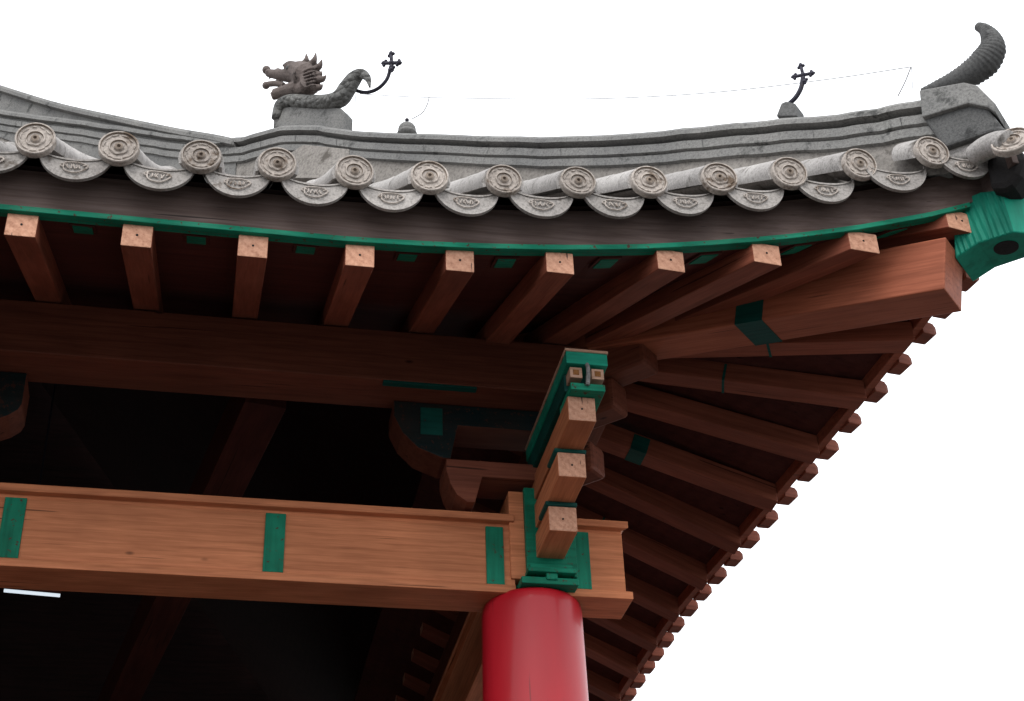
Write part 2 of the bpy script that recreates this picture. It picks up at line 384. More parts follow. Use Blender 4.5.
# ------------------------------------------------------------------ rafters
RW, RH = .112, .098
def hip_limit(p, d):                        # distance along plan ray p+d*s to the hip plane
    k = d[0]+d[1]
    return (SD-p[0]-p[1])/k if abs(k) > 1e-6 else 99
def fan(dc):                                # fan angle by distance from the corner
    if dc > 2.05: return 0
    return R(40)*min(1, ((2.05-dc)/1.75))**1.15
ENDS_F = [22, 137, 253, 360, 460, 560, 671, 767, 864, 962]
YOFF = {22: 222, 137: 236, 253: 246, 360: 254, 460: 260, 560: 263, 671: 262, 767: 255, 864: 243, 962: 220}
raf = []
def rafter(front, c):
    """c = x (front) or y (side) of the rafter's end"""
    if front:
        dc = CX-c; e = V((c, yfront(c)+.12, zfront(c)-.352)); a = fan(dc); d = V((-math.sin(a), math.cos(a), 0)); lim = (EYF-.12-e.y)/d.y
    else:
        dc = c-CY; e = V((xside(c)-.070, c, zside(c)-.352)); a = fan(dc); d = V((-math.cos(a), math.sin(a), 0)); lim = (EXS+.12-e.x)/d.x
    zb = EZ+.272
    sl = (zb-e.z)/lim
    L = lim+.75
    hl = hip_limit(e, d)
    if hl > 0 and dc < 2.2: L = min(L, max(.25, hl-.14))
    if not front and dc >= 2.2: L = lim+.36
    if dc < .5: L = 1.0; sl = .30
    if dc < 2.2 and hl > 0: sl = min(sl, .34)
    q = e+d*L+V((0, 0, sl*L))
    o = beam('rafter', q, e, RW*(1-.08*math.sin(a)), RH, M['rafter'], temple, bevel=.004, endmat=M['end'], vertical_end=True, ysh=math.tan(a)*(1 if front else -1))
    # the small nail hole in the end grain
    vs, fs = tubemesh([e-V((d.x, d.y, 0))*.0025+V((0, 0, RH*.55)), e+V((d.x, d.y, 0))*.01+V((0, 0, RH*.55))], .0045, 8, axis=V((0, 0, 1)))
    obj('nail_hole', vs, fs, M['black'], o)
    raf.append(o); return e, q
def rx(px):                                   # x on the front rafter plane
    Y = 4.74
    for _ in range(30):
        p = on_y(px, YOFF[px], Y); Y = yfront(p.x)+.12
    return p.x
fx = [rx(p) for p in ENDS_F]
fx = [fx[0]-.405*k for k in range(18, 0, -1)]+fx
FR = [rafter(True, x) for x in fx]
sy = [4.86, 5.20]+[5.60+.43*k for k in range(22)]
SRf = [rafter(False, y) for y in sy]

# soffit boards on top of the rafters, green eave strip, grey-brown closing board
def soffit(front):
    vs, fs = [], []
    cs = ([-8.4+.2*k for k in range(60)] if front else [CY+.02+.2*k for k in range(56)])
    cs = [c for c in cs if (c < CX-.05 if front else c > CY+.05)] + ([CX-.04] if front else [])
    cs.sort()
    rows = []
    for c in cs:
        if front:
            e = V((c, yfront(c)+.125, zfront(c)-.252)); inner = V((min(c, EXS+.3), EYF+.5, EZ+.272+RH+.006+.25))
            if c > EXS: inner = V(((EXS+c*1.0)/2+.0, 0, 0)); inner.y = SD-inner.x; inner.z = EZ+.272+RH+.02
        else:
            e = V((xside(c)-.06, c, zside(c)-.252)); inner = V((EXS-.5, c, EZ+.272+RH+.006+.25))
            if c < EYF: yy = (EYF+c)/2; inner = V((SD-yy, yy, EZ+.272+RH+.02))
        rows.append((e, inner))
    for e, i in rows: vs += [e, i, e+V((0, 0, .022)), i+V((0, 0, .022))]
    for k in range(len(rows)-1):
        a = 4*k; b = a+4
        fs += [(a, a+1, b+1, b), (a+2, b+2, b+3, a+3), (a, b, b+2, a+2), (a+1, a+3, b+3, b+1)]
    fs += [(0, 2, 3, 1), (len(vs)-4, len(vs)-3, len(vs)-1, len(vs)-2)]
    return obj('soffit_board', vs, fs, M['soffit'], temple)
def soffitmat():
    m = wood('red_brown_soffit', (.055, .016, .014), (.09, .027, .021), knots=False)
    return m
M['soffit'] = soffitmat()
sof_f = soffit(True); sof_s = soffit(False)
def strip(name, front, dy0, dy1, dz0, dz1, mat, bev=.003, c0=None, c1=None):
    """curved board following the eave; dy inward offset range, dz range below the medallions"""
    cs = [(-8.5+.1*k) for k in range(200)] if front else [CY+.1*k for k in range(104)]
    lo = c0 if c0 is not None else (-8.5 if front else CY-.06); hi = c1 if c1 is not None else (CX+.02 if front else 14.5)
    cs = [lo]+[c for c in cs if lo < c < hi]+[hi]
    path, sides = [], []
    for c in cs:
        if front: path.append(V((c, yfront(c), zfront(c)))); sides.append(V((0, 1, 0)))
        else: path.append(V((xside(c), c, zside(c)))); sides.append(V((-1, 0, 0)))
    return sweep(name, path, [(dy0, dz0), (dy1, dz0), (dy1, dz1), (dy0, dz1)], sides, mat, temple, bevel=bev)
strip('green_eave_strip', True, .098, .145, -.2515, -.2265, M['green'], c1=CX-.16)
strip('eave_board', True, .105, .135, -.226, -.05, M['board'], c1=CX-.02)
strip('eave_strip', False, .035, .075, -.305, -.20, M['rafter'], c0=CY+.12)
strip('eave_board', False, .08, .11, -.23, -.05, M['board'])
# tapering block ends standing out past the side strip, two to each rafter
def stub(c):
    J = (random.uniform(-.006, .005), random.uniform(-.02, .02)); c += random.uniform(-.012, .012)
    e = V((xside(c)+.0, c, zside(c))); m = (V((xside(c+.1), c+.1, 0))-V((xside(c-.1), c-.1, 0))).normalized(); o_ = V((m.y, -m.x, 0))
    mw = Matrix.Translation(e+V((0, 0, -.315))) @ Matrix((o_, m, V((0, 0, 1)))).transposed().to_4x4()
    vs = []
    for x, k, zt in ((-.036, 1, .070), (.028, .92, .064), (.046, .80, .048)):
        for y, z in ((-1, 0), (1, 0), (1, zt), (-1, zt)): vs.append((x, y*(.050+J[0])*k, z*(1+J[1]*4)+(.016 if x > .04 and z == 0 else 0)))
    fs = [(0, 1, 2, 3), (8, 9, 10, 11)]+[(a*4+i, a*4+(i+1) % 4, a*4+4+(i+1) % 4, a*4+4+i) for a in (0, 1) for i in range(4)]
    obj('flying_rafter_end', vs, fs, M['rafter'], temple, mw, bevel=.004)
for a, b in zip(sy, sy[1:]): stub(a); stub((a+b)/2)

# green patches set in dark frames in the soffit between the rafters
def green_patch(c0, c1, front=True):
    c = (c0+c1)/2
    if front:
        e = V((c, yfront(c)+.125, zfront(c)-.252)); a = fan(CX-c)
        inner = V((c-math.sin(a)*.1, 0, 0)); d = V((-math.sin(a), math.cos(a), 0))
        nxt = V((c+.1, yfront(c+.1)+.125, zfront(c+.1)-.252))
        sl = (EZ+.272+RH-e.z)/(EYF-.12-e.y)*(1 if c < 1 else .8)
    tl = (nxt-e).normalized(); dn = (d+V((0, 0, sl))).normalized(); nn = tl.cross(dn).normalized()
    if nn.z > 0: nn = -nn
    o = e+dn*.055
    def slab(w, l0, l1, h0, h1):
        vs = [o+tl*x+dn*y+nn*z for x in (-w, w) for y in (l0, l1) for z in (h0, h1)]
        return vs
    f = obj('patch_frame', slab(.048, -.012, .105, -.004, .006), BOXF, M['dark_timber'], temple, bevel=.001)
    obj('green_patch', slab(.036, .0, .093, .0, .010), BOXF, M['green'], f, bevel=.001)
for a, b in zip(fx, fx[1:]): green_patch(a, b)

# ------------------------------------------------------------------ hip beam and green beam head
HD = V((1, -1, 0)).normalized(); HS = V((1, 1, 0)).normalized()
def hip_pt(x, z, k=0): return V((x, SD-x, z))+HS*k
pb0, pb1 = hip_pt(1.25, 4.13), hip_pt(2.865, 3.615)
hb = beam('hip_beam', pb0, pb1, .20, .245, M['hip_timber'], temple, bevel=.006)
def along(p0, p1, w, h, a, l, name, mat, parent):
    """thin paint band wrapped on a timber between p0 and p1 at distance a"""
    mw, L = frame(p0, p1); g = .003
    vs = [(x, y, z) for x in (a, a+l) for y in (-w/2-g, w/2+g) for z in (-g, h+g)]
    return obj(name, vs, BOXF, mat, parent, mw)
Lh = (pb1-pb0).length
along(pb0, pb1, .20, .245, Lh*.60, .13, 'green_band', M['green_dark'], hb)
def near_slab(name, pts, w, mat, parent, bev=.006, k0=None):
    """outline measured on the near face, parallel to the hip, then given its thickness"""
    k0 = -w/2 if k0 is None else k0
    q = [on_hip(*p, k0*2**.5) for p in pts]; n = len(q)
    vs = q+[p+HS*w for p in q]
    fs = [tuple(range(n)), tuple(range(n, 2*n))]+[(i, (i+1) % n, n+(i+1) % n, n+i) for i in range(n)]
    c = sum(vs, V())/len(vs); mw, _ = frame(c, c+V((0, 0, 1)), HS); inv = mw.inverted()
    return obj(name, [inv @ v for v in vs], fs, mat, parent, mw, bevel=bev)
HEAD = [(952, 204), (980, 192), (1001, 190), (1014, 232), (978, 243), (955, 258)]
M['green_carved'] = striate(paint('carved_green_paint', (.004, .12, .080), (.010, .21, .14), (.01, .04, .03), chipf=.3))
q = [on_hip(*p) for p in HEAD]; far = [p+(V((.30, 0, 0)) if i in (1, 2, 3) else HS*.21) for i, p in enumerate(q)]
far[1] = q[1]+V((.27, .03, 0)); n = len(q); c = sum(q+far, V())/(2*n); mw, _ = frame(c, c+V((0, 0, 1)), HS); inv = mw.inverted()
bh = obj('beam_head', [inv @ v for v in q+far], [tuple(range(n)), tuple(range(n, 2*n))]+[(i, (i+1) % n, n+(i+1) % n, n+i) for i in range(n)], None, temple, mw, bevel=.006,
         mats=[M['green_carved'], M['green_head']], midx=[0, 1]+[1]*n)
hb_ = [on_hip(*p) for p in ((1014, 232), (978, 243))]
hc_ = hb_[0].lerp(hb_[1], .42)+HS*.09; dn = (hb_[0]-hb_[1]).cross(HS).normalized()
if dn.z > 0: dn = -dn
ring = [hc_+((hb_[0]-hb_[1]).normalized()*math.cos(2*math.pi*k/24)+HS*math.sin(2*math.pi*k/24))*.05 for k in range(24)]
obj('socket', [p+dn*.002 for p in ring]+[p-dn*.01 for p in ring], [tuple(range(24)), tuple(range(24, 48))]+[(i, (i+1) % 24, 24+(i+1) % 24, 24+i) for i in range(24)], M['black'], bh)  # flat black disc stands in for the dark of a hole
# thin green joint bands on some side rafters and a broad one
for i, (e, q) in enumerate(SRf[:9]):
    o = raf[len(FR)+i]; L = (e-q).length
    if i in (0, 1, 2, 4, 6):
        mw, _ = frame(q, e); w = .012 if i != 4 else .085
        vs = [(x, y, z) for x in (L*.52, L*.52+w) for y in (-RW/2-.002, RW/2+.002) for z in (-.002, RH*.9)]
        obj('green_band', vs, BOXF, M['green_dark'], o, mw)

# ------------------------------------------------------------------ corner bracket set
def arm_profile(L, h, cut=.35, cx=None):
    """bracket arm in side view: flat top, ends curved upward underneath"""
    if cx: return [(-L/2, h), (-L/2, h*.72), (-L/2+cx*.18, h*.42), (-L/2+cx*.5, h*.16), (-L/2+cx, 0), (-L/2+cx+.035, 0), (-L/2+cx+.07, h*.62), (L/2, h*.62), (L/2, h)]
    pts = [(-L/2, h), (-L/2, h*.45)]
    for k in range(1, 4): a = k/4; pts.append((-L/2+cut*h*2*a*a*1.0, h*.45*(1-a)))
    pts.append((-L/2+cut*h*2.4, 0)); pts.append((L/2-cut*h*2.4, 0))
    for k in (3, 2, 1): a = k/4; pts.append((L/2-cut*h*2*a*a, h*.45*(1-a)))
    pts += [(L/2, h*.45), (L/2, h)]
    return pts
def arm(name, c, d, L, w, h, mat, parent, cx=None, cheek=None):
    d = V(d).normalized(); mw, _ = frame(V(c), V(c)+d); pr = arm_profile(L, h, cx=cx); n = len(pr)
    vs = [(x, -w/2, z) for x, z in pr]+[(x, w/2, z) for x, z in pr]
    fs = [tuple(range(n)), tuple(range(n, 2*n))]+[(i, (i+1) % n, n+(i+1) % n, n+i) for i in range(n)]
    return obj(name, vs, fs, mat, parent, mw, bevel=.003, mats=[mat, cheek] if cheek else None, midx=[1, 1]+[0]*n if cheek else None)
def block(name, c, w, h, mat, parent, d=None):
    """bearing block: square above, tapering below"""
    d = d or w; vs = []
    for z, k in ((0, .76), (h*.42, .99), (h, 1)):
        for x, y in ((-1, -1), (1, -1), (1, 1), (-1, 1)): vs.append((x*w/2*k, y*d/2*k, z))
    fs = [(0, 1, 2, 3), (8, 9, 10, 11)]+[(a*4+i, a*4+(i+1) % 4, a*4+4+(i+1) % 4, a*4+4+i) for a in (0, 1) for i in range(4)]
    return obj(name, vs, fs, mat, parent, Matrix.Translation(c), bevel=.003)
def on_x(x, y, X): d = ray(x, y); return d*(X/d.x)
def bracket(cx, corner=True):
    dx = cx-XC
    XA = 1.44; ax = XA+dx
    root = block('bracket_set', V((cx+.03, YC+.02, 2.862)), .235, .10, M['green'], temple)
    # side cheeks of the bracket body, dark green, stepping forward and up
    tiers = [((563, 519), (549, 533.5)), ((572, 465), (558, 478)), ((582, 409), (568.5, 421))]
    S = .122
    fr_ = [on_x(t[0][0], t[0][1], XA) for t in tiers]
    for k, p in enumerate(fr_):
        pb = V((ax, p.y, p.z-S*.46))
        a = beam('bracket_arm', V((ax, YC-.10, pb.z)), pb, S-.003*k, S*.94, M['timber'], root, bevel=.004, endmat=M['end'])
        vs, fs = tubemesh([pb+V((0, -.0025, S*.46)), pb+V((0, .01, S*.46))], .0045, 8); obj('nail_hole', vs, fs, M['black'], a)
        zt = pb.z+S*.94+.001
        if k < 2:
            hgt = fr_[k+1].z-S*.46-zt-.001
            block('bearing_block', V((ax, pb.y+.085, zt)), .138, max(.015, hgt), M['green_dark'], root, d=.15)
    t3 = fr_[2]; zbase = t3.z+S*.48+.001; yh = t3.y-.065
    r_ = ray(588, 350); ztop = r_.z/r_.y*yh
    w = .176; Lb = YC-.12-yh; hx = ax+.018
    def prism(name, c0, h0, yl, mat, par=None, ww=w, slope=0):
        """board whose underside at the wall end drops away"""
        vs = [(hx+sx*ww/2, y, z) for sx in (-1, 1) for (y, z) in ((yh+c0, h0[0]), (yh+yl, h0[0]-slope), (yh+yl, h0[1]), (yh+c0, h0[1]))]
        return obj(name, vs, [(0, 1, 2, 3), (4, 5, 6, 7), (0, 1, 5, 4), (1, 2, 6, 5), (2, 3, 7, 6), (3, 0, 4, 7)], mat, par or root, bevel=.003)
    prism('top_plank', -.004, (ztop-.013, ztop), Lb, M['pale_wood'], ww=w+.01)
    prism('head_board', 0, (ztop-.072, ztop-.0135), Lb, M['green_head'])
    zz = ztop-.0725
    for sx in (-1, 1):
        tb = box('tenon_end', V((hx+sx*.046, yh+.05, zz-.034)), (.052, .07, .05), M['pale_wood'], root, bevel=.002)
        box('tenon_core', V((hx+sx*.046, yh+.016, zz-.033)), (.026, .006, .026), M['rust'], tb, bevel=.002)
    prism('head_body', .085, (zbase+.034, zz), Lb, M['green_dark'], ww=w-.012)
    prism('head_shelf', .012, (zbase, zbase+.033), .22, M['green'], ww=w-.03)
    hkk = tubemesh(catmull([V((hx, yh+.006, zz+.004)), V((hx, yh-.006, zz-.02)), V((hx, yh-.002, zz-.055)), V((hx-.004, yh+.004, zbase+.02))], 5), [.009]*16, 10)
    obj('iron_hook', hkk[0], hkk[1], M['ridge'], root, smooth=True)
    # column-head box: brown sides edged with green, tray below
    zt1 = fr_[2].z
    box('head_box', V((ax-.025, YC-.06, (2.91+zt1)/2)), (.285, .20, zt1-2.91), M['timber'], root, bevel=.004)
    box('face_board', V((ax+.006, YC-.186, (2.912+zt1)/2)), (.222, .030, zt1-2.912), M['green'], root, bevel=.003)
    box('tray', V((ax-.013, YC-.12, 2.873)), (.25, .225, .032), M['green'], root, bevel=.004)
    box('tray_shelf', V((ax-.006, YC-.215, 2.915)), (.212, .075, .022), M['green'], root, bevel=.004)
    box('tray_shelf', V((ax-.006, YC-.208, 2.938)), (.188, .055, .024), M['green'], root, bevel=.004)
    box('tray_boss', V((ax-.006, YC-.212, 2.893)), (.050, .06, .036), M['green'], root, bevel=.006)
    # cross arms under the eave beam and inside
    for (z, xl, xr, yy, w_, h_, cxx) in ((3.45, .75, 1.52, 6.00, .19, .28, .22), (3.235, .985, 1.50, 6.00, .20, .21, .09)):
        if not corner: xr = 2*XC-xl
        a = arm('cross_arm', V(((xl+xr)/2+dx, yy, z)), (1, 0, 0), xr-xl, w_, h_, M['timber2'], root, cx=cxx if corner else None, cheek=M['dark_green_cheek'] if h_ > .25 or not corner else M['timber2'])
        if h_ > .25: box('green_band', V((xl+dx+.17, yy, z+h_*.66)), (.10, w_+.006, h_*.5), M['green_dark'], a, bevel=.001)
    if corner:
        for k, (ex, ey, hh, ww) in enumerate(((644, 360, .22, .15), (614, 405, .16, .14), (592, 468, .15, .13))):
            e = on_hip(ex, ey, -ww/2*2**.5)+HS*ww/2
            beam('diagonal_arm', e-HD*(.34+.1*(2-k)), e, ww, hh, M['timber2'], root, bevel=.02)
    box('green_plate', V((cx-.50, EYF-.10, EZ-.004)), (.42, .035, .012), M['green_dark'], root, bevel=.002)
    return root
bracket(XC); bracket(XC-BAY, False)

# ------------------------------------------------------------------ roof deck
def deck():
    vs, fs = [], []; NX, NT = 60, 16
    def add_grid(g):
        o = len(vs); h = len(g); w = len(g[0])
        for r in g: vs.extend(r)
        for i in range(h-1):
            for j in range(w-1): fs.append((o+i*w+j, o+i*w+j+1, o+(i+1)*w+j+1, o+(i+1)*w+j))
    XL = -8.8; yr = 4.62+TR
    g = []
    for i in range(NX+1):
        x = XL+(CX-XL)*i/NX; row = []; ye = yfront(x)+.06; y1 = min(yr, SD-x); ye += .07
        for j in range(NT+1):
            y = ye+(max(y1, ye)-ye)*j/NT; row.append((x, y, zroof_f(x, y)-.10))
        g.append(row)
    add_grid(g)
    g = []
    for i in range(NX+1):
        y = CY+(15.9-CY)*i/NX; row = []; xe = xside(y)-.12; x1 = max(SD-yr, SD-y) if y <= yr else max(SD-yr, SD-(2*yr-y))
        for j in range(NT+1):
            x = xe+(min(x1, xe)-xe)*j/NT; row.append((x, y, zroof_s(x, y)-.10))
        g.append(row)
    add_grid(g)
    zr = LIFT0+prof(TR)-.13
    g = [[(x, yr+TR*j/8, LIFT0-.1+prof(TR*(1-j/8))) for j in range(9)] for x in (XL, SD-yr)]; add_grid(g)
    o = len(vs); 
    # gable closing at the far left and back hip corner
    vs.extend([(XL, 4.68, 3.7), (XL, yr, zr), (XL, 15.9, 3.7)]); fs.append((o, o+1, o+2))
    g = []
    for k in range(13):
        y = yr+(15.9-yr)*k/12; xh = SD-2*yr+y; zb_ = LIFT0-.1+prof(max(0, yr+TR-y)); g.append([(SD-yr-.05, y, zb_), ((SD-yr+xh)/2, y, zb_), (xh+.12, y, zb_-.05)])
    add_grid(g)
    ob = obj('roof_deck', vs, fs, M['shade_timber'], temple, recalc=False)
    md = ob.modifiers.new('s', 'SOLIDIFY'); md.thickness = .04; md.offset = -1 if False else 0
deck()

# ------------------------------------------------------------------ tiles
def medallion(parent, c, d, tilt, r=.0745, seed=0):
    """round end tile, local x = outward"""
    rnd = random.Random(seed)
    out = V((d.x, d.y, 0)).normalized(); n = 48
    ax = (out*math.cos(tilt)+V((0, 0, -math.sin(tilt)))).normalized()
    mw, _ = frame(c, c+ax)
    r *= rnd.uniform(.97, 1.03); mw = mw @ Matrix.Rotation(rnd.uniform(0, 6.28), 4, 'X') @ Matrix.Rotation(rnd.uniform(-.05, .05), 4, 'Y') @ Matrix.Rotation(rnd.uniform(-.05, .05), 4, 'Z')
    prof_ = [(0, -.02), (.0, 0.0), (.93, .012), (.90, .012), (.86, .005), (.70, .004), (.665, .008), (.63, .004), (.46, .004), (.42, .010), (.36, .010), (.32, .003), (.20, .003), (.15, .013), (.06, .014)]
    prof_ = [(1.0, -.016), (1.0, .009), (.965, .013), (.90, .013), (.865, .005), (.62, .0045), (.60, .0045), (.58, .0045), (.57, .0045), (.505, .0045), (.47, .011), (.42, .012), (.39, .005), (.26, .004), (.21, .013), (.10, .015), (.05, .004)]
    mtl = [0, 0, 0, 1, 0, 0, 0, 0, 0, 0, 0, 1, 0, 0, 1, 1]
    vs, fs, mi = [], [], []
    for rr, h in prof_:
        for k in range(n):
            a = 2*math.pi*k/n; w = 1
            if rr in (.47, .40, .50, .37): w = 1+.05*math.sin(a*6+seed)+.03*math.sin(a*2+seed)
            vs.append(V((h, r*rr*w*math.cos(a), r*rr*w*math.sin(a))))
    for i in range(len(prof_)-1):
        for k in range(n): fs.append((i*n+k, i*n+(k+1) % n, (i+1)*n+(k+1) % n, (i+1)*n+k)); mi.append(mtl[i])
    fs.append(tuple((len(prof_)-1)*n+k for k in range(n))); mi.append(1)
    fs.append(tuple(range(n))); mi.append(0)
    # ring of raised marks between the two rims
    mb_ = MB(); mb_.v = vs; mb_.f = fs
    for k in range(11):
        a = 2*math.pi*(k+rnd.uniform(-.12, .12))/11; l = rnd.uniform(.16, .30)
        q = [V((.006, r*.745*math.cos(a+t*l)*(1+rnd.uniform(-.05, .05)), r*.745*math.sin(a+t*l)*(1+rnd.uniform(-.05, .05)))) for t in (-1, 0, 1)]
        m0 = len(mb_.f); mb_.add(tubemesh(q, [.0025, .0042, .0022], 6, axis=V((1, 0, 0)))); mi += [0]*(len(mb_.f)-m0)
    return obj('medallion', mb_.v, mb_.f, M['disc'], parent, mw, smooth=False, mats=[M['disc'], M['groove']], midx=mi, bevel=0)
def cover_row(p_of, L, side, out, r=.072, seed=0, tilt=R(2), name='cover_tile'):
    """row of half-round cover tiles climbing the roof; p_of(s) gives the axis point s metres in"""
    rnd = random.Random(seed)
    vs, fs = [], []; n = 13; s = 0; rings = []
    tl = .37; k = 0; a0 = rnd.uniform(0, .08)
    while s < L-.02:
        e = min(L, s+tl); rings += [(s+(.0 if s == 0 else .002), r+.0012), (e-.001, r-.0012)]; s = e
    for sv, rr in rings:
        c = p_of(sv)
        for j in range(n):
            a = math.pi*(-.12+1.24*j/(n-1)); vs.append(c+side*rr*math.cos(a)+V((0, 0, rr*math.sin(a))))
    for i in range(len(rings)-1):
        for j in range(n-1): fs.append((i*n+j, i*n+j+1, (i+1)*n+j+1, (i+1)*n+j))
    o = obj(name, vs, fs, M['tile'], temple, smooth=True)
    o.modifiers.new('s', 'SOLIDIFY').thickness = -.012
    es = o.modifiers.new('e', 'EDGE_SPLIT'); es.split_angle = R(35)
    medallion(o, p_of(0)+out*.016, out, tilt, seed=seed)
    return o
def drip_row(p_of, L, w0, side, out, seed=0):
    """concave pan tiles with the crescent drip plate at the eave"""
    rnd = random.Random(seed); vs, fs, mi = [], [], []
    n = 13; hw = w0/2
    def pan(u): return -.030-.060*math.cos(u)         # u in -80..80 deg
    N = max(2, int(L/.2)); 
    for i in range(N+1):
        c = p_of(L*i/N+.035)
        for j in range(n):
            u = R(-82+164*j/(n-1)); vs.append(c+side*hw*math.sin(u)+V((0, 0, pan(u))))
    for i in range(N):
        for j in range(n-1): fs.append((i*n+j, i*n+j+1, (i+1)*n+j+1, (i+1)*n+j)); mi.append(0)
    # plate
    c = p_of(.028+rnd.uniform(-.006, .006))+V((0, 0, rnd.uniform(-.004, .003))); side = (side+V((0, 0, rnd.uniform(-.035, .035)))).normalized(); base = len(vs); n2 = 25; tilt = .10; hp_ = hw*.91
    for dd, rim in ((-.004, 0), (.012, 0), (.012, 1), (.007, 1)):
        for j in range(n2):
            u = R(-88+176*j/(n2-1)); k = .935 if rim else 1
            zt = -.028-.052*math.cos(u)+(-.009 if rim else 0); zb = -.030-.157*math.cos(u)+(.009 if rim else 0)
            xo = hp_*math.sin(u)*k
            for z in (zt, zb): vs.append(c+side*xo+V((0, 0, z))+out*(dd+.004-tilt*(z)))
    def idx(l, j, b): return base+(l*n2+j)*2+b
    for j in range(n2-1):
        for b in (0, 1):
            fs.append((idx(0, j, b), idx(0, j+1, b), idx(1, j+1, b), idx(1, j, b))); mi.append(0)
            fs.append((idx(1, j, b), idx(1, j+1, b), idx(2, j+1, b), idx(2, j, b))); mi.append(0)
            fs.append((idx(2, j, b), idx(2, j+1, b), idx(3, j+1, b), idx(3, j, b))); mi.append(0)
        fs.append((idx(3, j, 0), idx(3, j+1, 0), idx(3, j+1, 1), idx(3, j, 1))); mi.append(0)
        fs.append((idx(0, j, 0), idx(0, j+1, 0), idx(0, j+1, 1), idx(0, j, 1))); mi.append(0)
    o = obj('drip_tile', vs, fs, M['tile2'], temple, smooth=False, recalc=True)
    # moulded emblem: an oval cartouche with scrolls inside
    mb_ = MB(); ec = c+V((0, 0, -.122))+out*(.0125+.004+tilt*.125)
    def P2(a, b): return ec+side*a+V((0, 0, b))-out*tilt*b
    ring = [P2(.044*math.cos(t)*(1+.12*math.cos(3*t)), .027*math.sin(t)+(.004*math.cos(t*2))) for t in [2*math.pi*k/20 for k in range(21)]]
    mb_.add(tubemesh(ring, .0032, 6, axis=out))
    for k in range(5):
        x = -.022+.011*k+rnd.uniform(-.002, .002)
        q = [P2(x+rnd.uniform(-.005, .005), -.010+.010*t+rnd.uniform(-.002, .002)) for t in range(3)]
        mb_.add(tubemesh(q, .0030, 6, axis=out))
    for sx in (-1, 1):
        q = catmull([P2(sx*.030, .006), P2(sx*.045, .012), P2(sx*.050, .002), P2(sx*.040, -.003)], 3); mb_.add(tubemesh(q, .0028, 6, axis=out))
    obj('emblem', mb_.v, mb_.f, M['disc'], o)
    return o
M['tile2'] = stone('grey_buff_drip_tile', (.25, .23, .215), (.38, .355, .335), (.12, .10, .085))
def row_len(front, c):
    if front: return max(.12, min(TR, SD-c-yfront(c)-.10))
    t = SD-(c)  # x on hip at this y
    if c > 4.62+TR: t = SD-(2*(4.62+TR)-c)
    return max(.12, min(TR, xside(c)-t-.10))
def pf(x):
    def f(s):
        y = yfront(x)+s; lift = (zfront(x)-LIFT0)
        return V((x, y, LIFT0+prof(s)+lift*math.exp(-(s/2.4)**2)))
    return f
def ps(y):
    def f(s):
        x = xside(y)-s; lift = (zside(y)-LIFT0)
        return V((x, y, LIFT0+prof(s)+lift*math.exp(-(s/2.4)**2)))
    return f
xs = [p.x for p in DP]; xs = [xs[0]-.302*k for k in range(25, 0, -1)]+xs
for i, x in enumerate(xs): cover_row(pf(x), row_len(True, x), V((1, 0, 0)), V((0, -1, 0)), seed=i)
xd = xs+[3.08]
for i, (a, b) in enumerate(zip(xd, xd[1:])):
    c = (a+b)/2; drip_row(pf(c), row_len(True, c), b-a, V((1, 0, 0)), V((0, -1, 0)), seed=i)
ys = [CY+.32+.302*k for k in range(37)]
for i, y in enumerate(ys): cover_row(ps(y), row_len(False, y), V((0, 1, 0)), V((1, 0, 0)), seed=100+i)
for i, (a, b) in enumerate(zip([CY+.03]+ys, ys)):
    c = (a+b)/2; drip_row(ps(c), row_len(False, c), b-a, V((0, 1, 0)), V((1, 0, 0)), seed=200+i)
# corner cover tile running down the hip
cc = on_hip(1012, 141.5, -.26)
nrm = (V((-cc.x, -cc.y, 0)).normalized()*math.cos(R(22))+V((0, 0, 1))*math.sin(R(22))).normalized()
cpath = catmull([on_hip(974, 156, -.14), on_hip(984, 149, -.18), on_hip(997, 144, -.22), on_hip(1008, 144, -.24)], 6)
vs, fs = tubemesh(cpath, [.045+.0006*k for k in range(len(cpath))], 20)
ct = obj('corner_tile', vs, fs, M['tile'], temple, smooth=True)
md_ = medallion(ct, cc, nrm, -math.asin(nrm.z), r=.082, seed=5)
near_slab('corner_pan_tile', [(984, 158), (1000, 150), (1022, 147), (1026, 158), (1021, 174), (1013, 184), (1004, 189), (990, 189)], .15, M['black'], temple, bev=.03, k0=-.06)  # black colour paints in the shadow beneath the corner tile
# ------------------------------------------------------------------ hip ridge
RIDGE = [(-60, 99), (0, 108), (60, 115.5), (120, 123.5), (176, 131.5), (212, 136), (240, 134.5), (262, 129), (285, 123), (315, 123), (345, 127.5), (407, 130.5), (500, 133.5), (600, 132.5), (700, 123.5), (780, 115.7), (850, 109), (905, 99), (929, 95)]
NK = -.105
rp = [p-HS*NK for p in catmull([on_hip(*q, NK*2**.5) for q in RIDGE], 5)]
def half(pr): return pr+[(-u, v) for u, v in reversed(pr)]
rprof = half([(.05, .0), (.095, -.012), (.118, -.040), (.120, -.068), (.072, -.074), (.072, -.096), (.104, -.100), (.106, -.150), (.088, -.156), (.088, -.162), (.098, -.166), (.098, -.212), (.078, -.218), (.078, -.42)])
n_ = len(rprof); pm_ = [0]*n_
for i in (12, n_-14): pm_[i] = 1
rj = [p+V((0, 0, random.uniform(-.004, .004))) for p in rp]
sweep('hip_ridge', rj, rprof, HS, M['ridge'], temple, mats=[M['ridge'], M['wall_plaster']], pm=pm_)
hr = bpy.data.objects['hip_ridge']
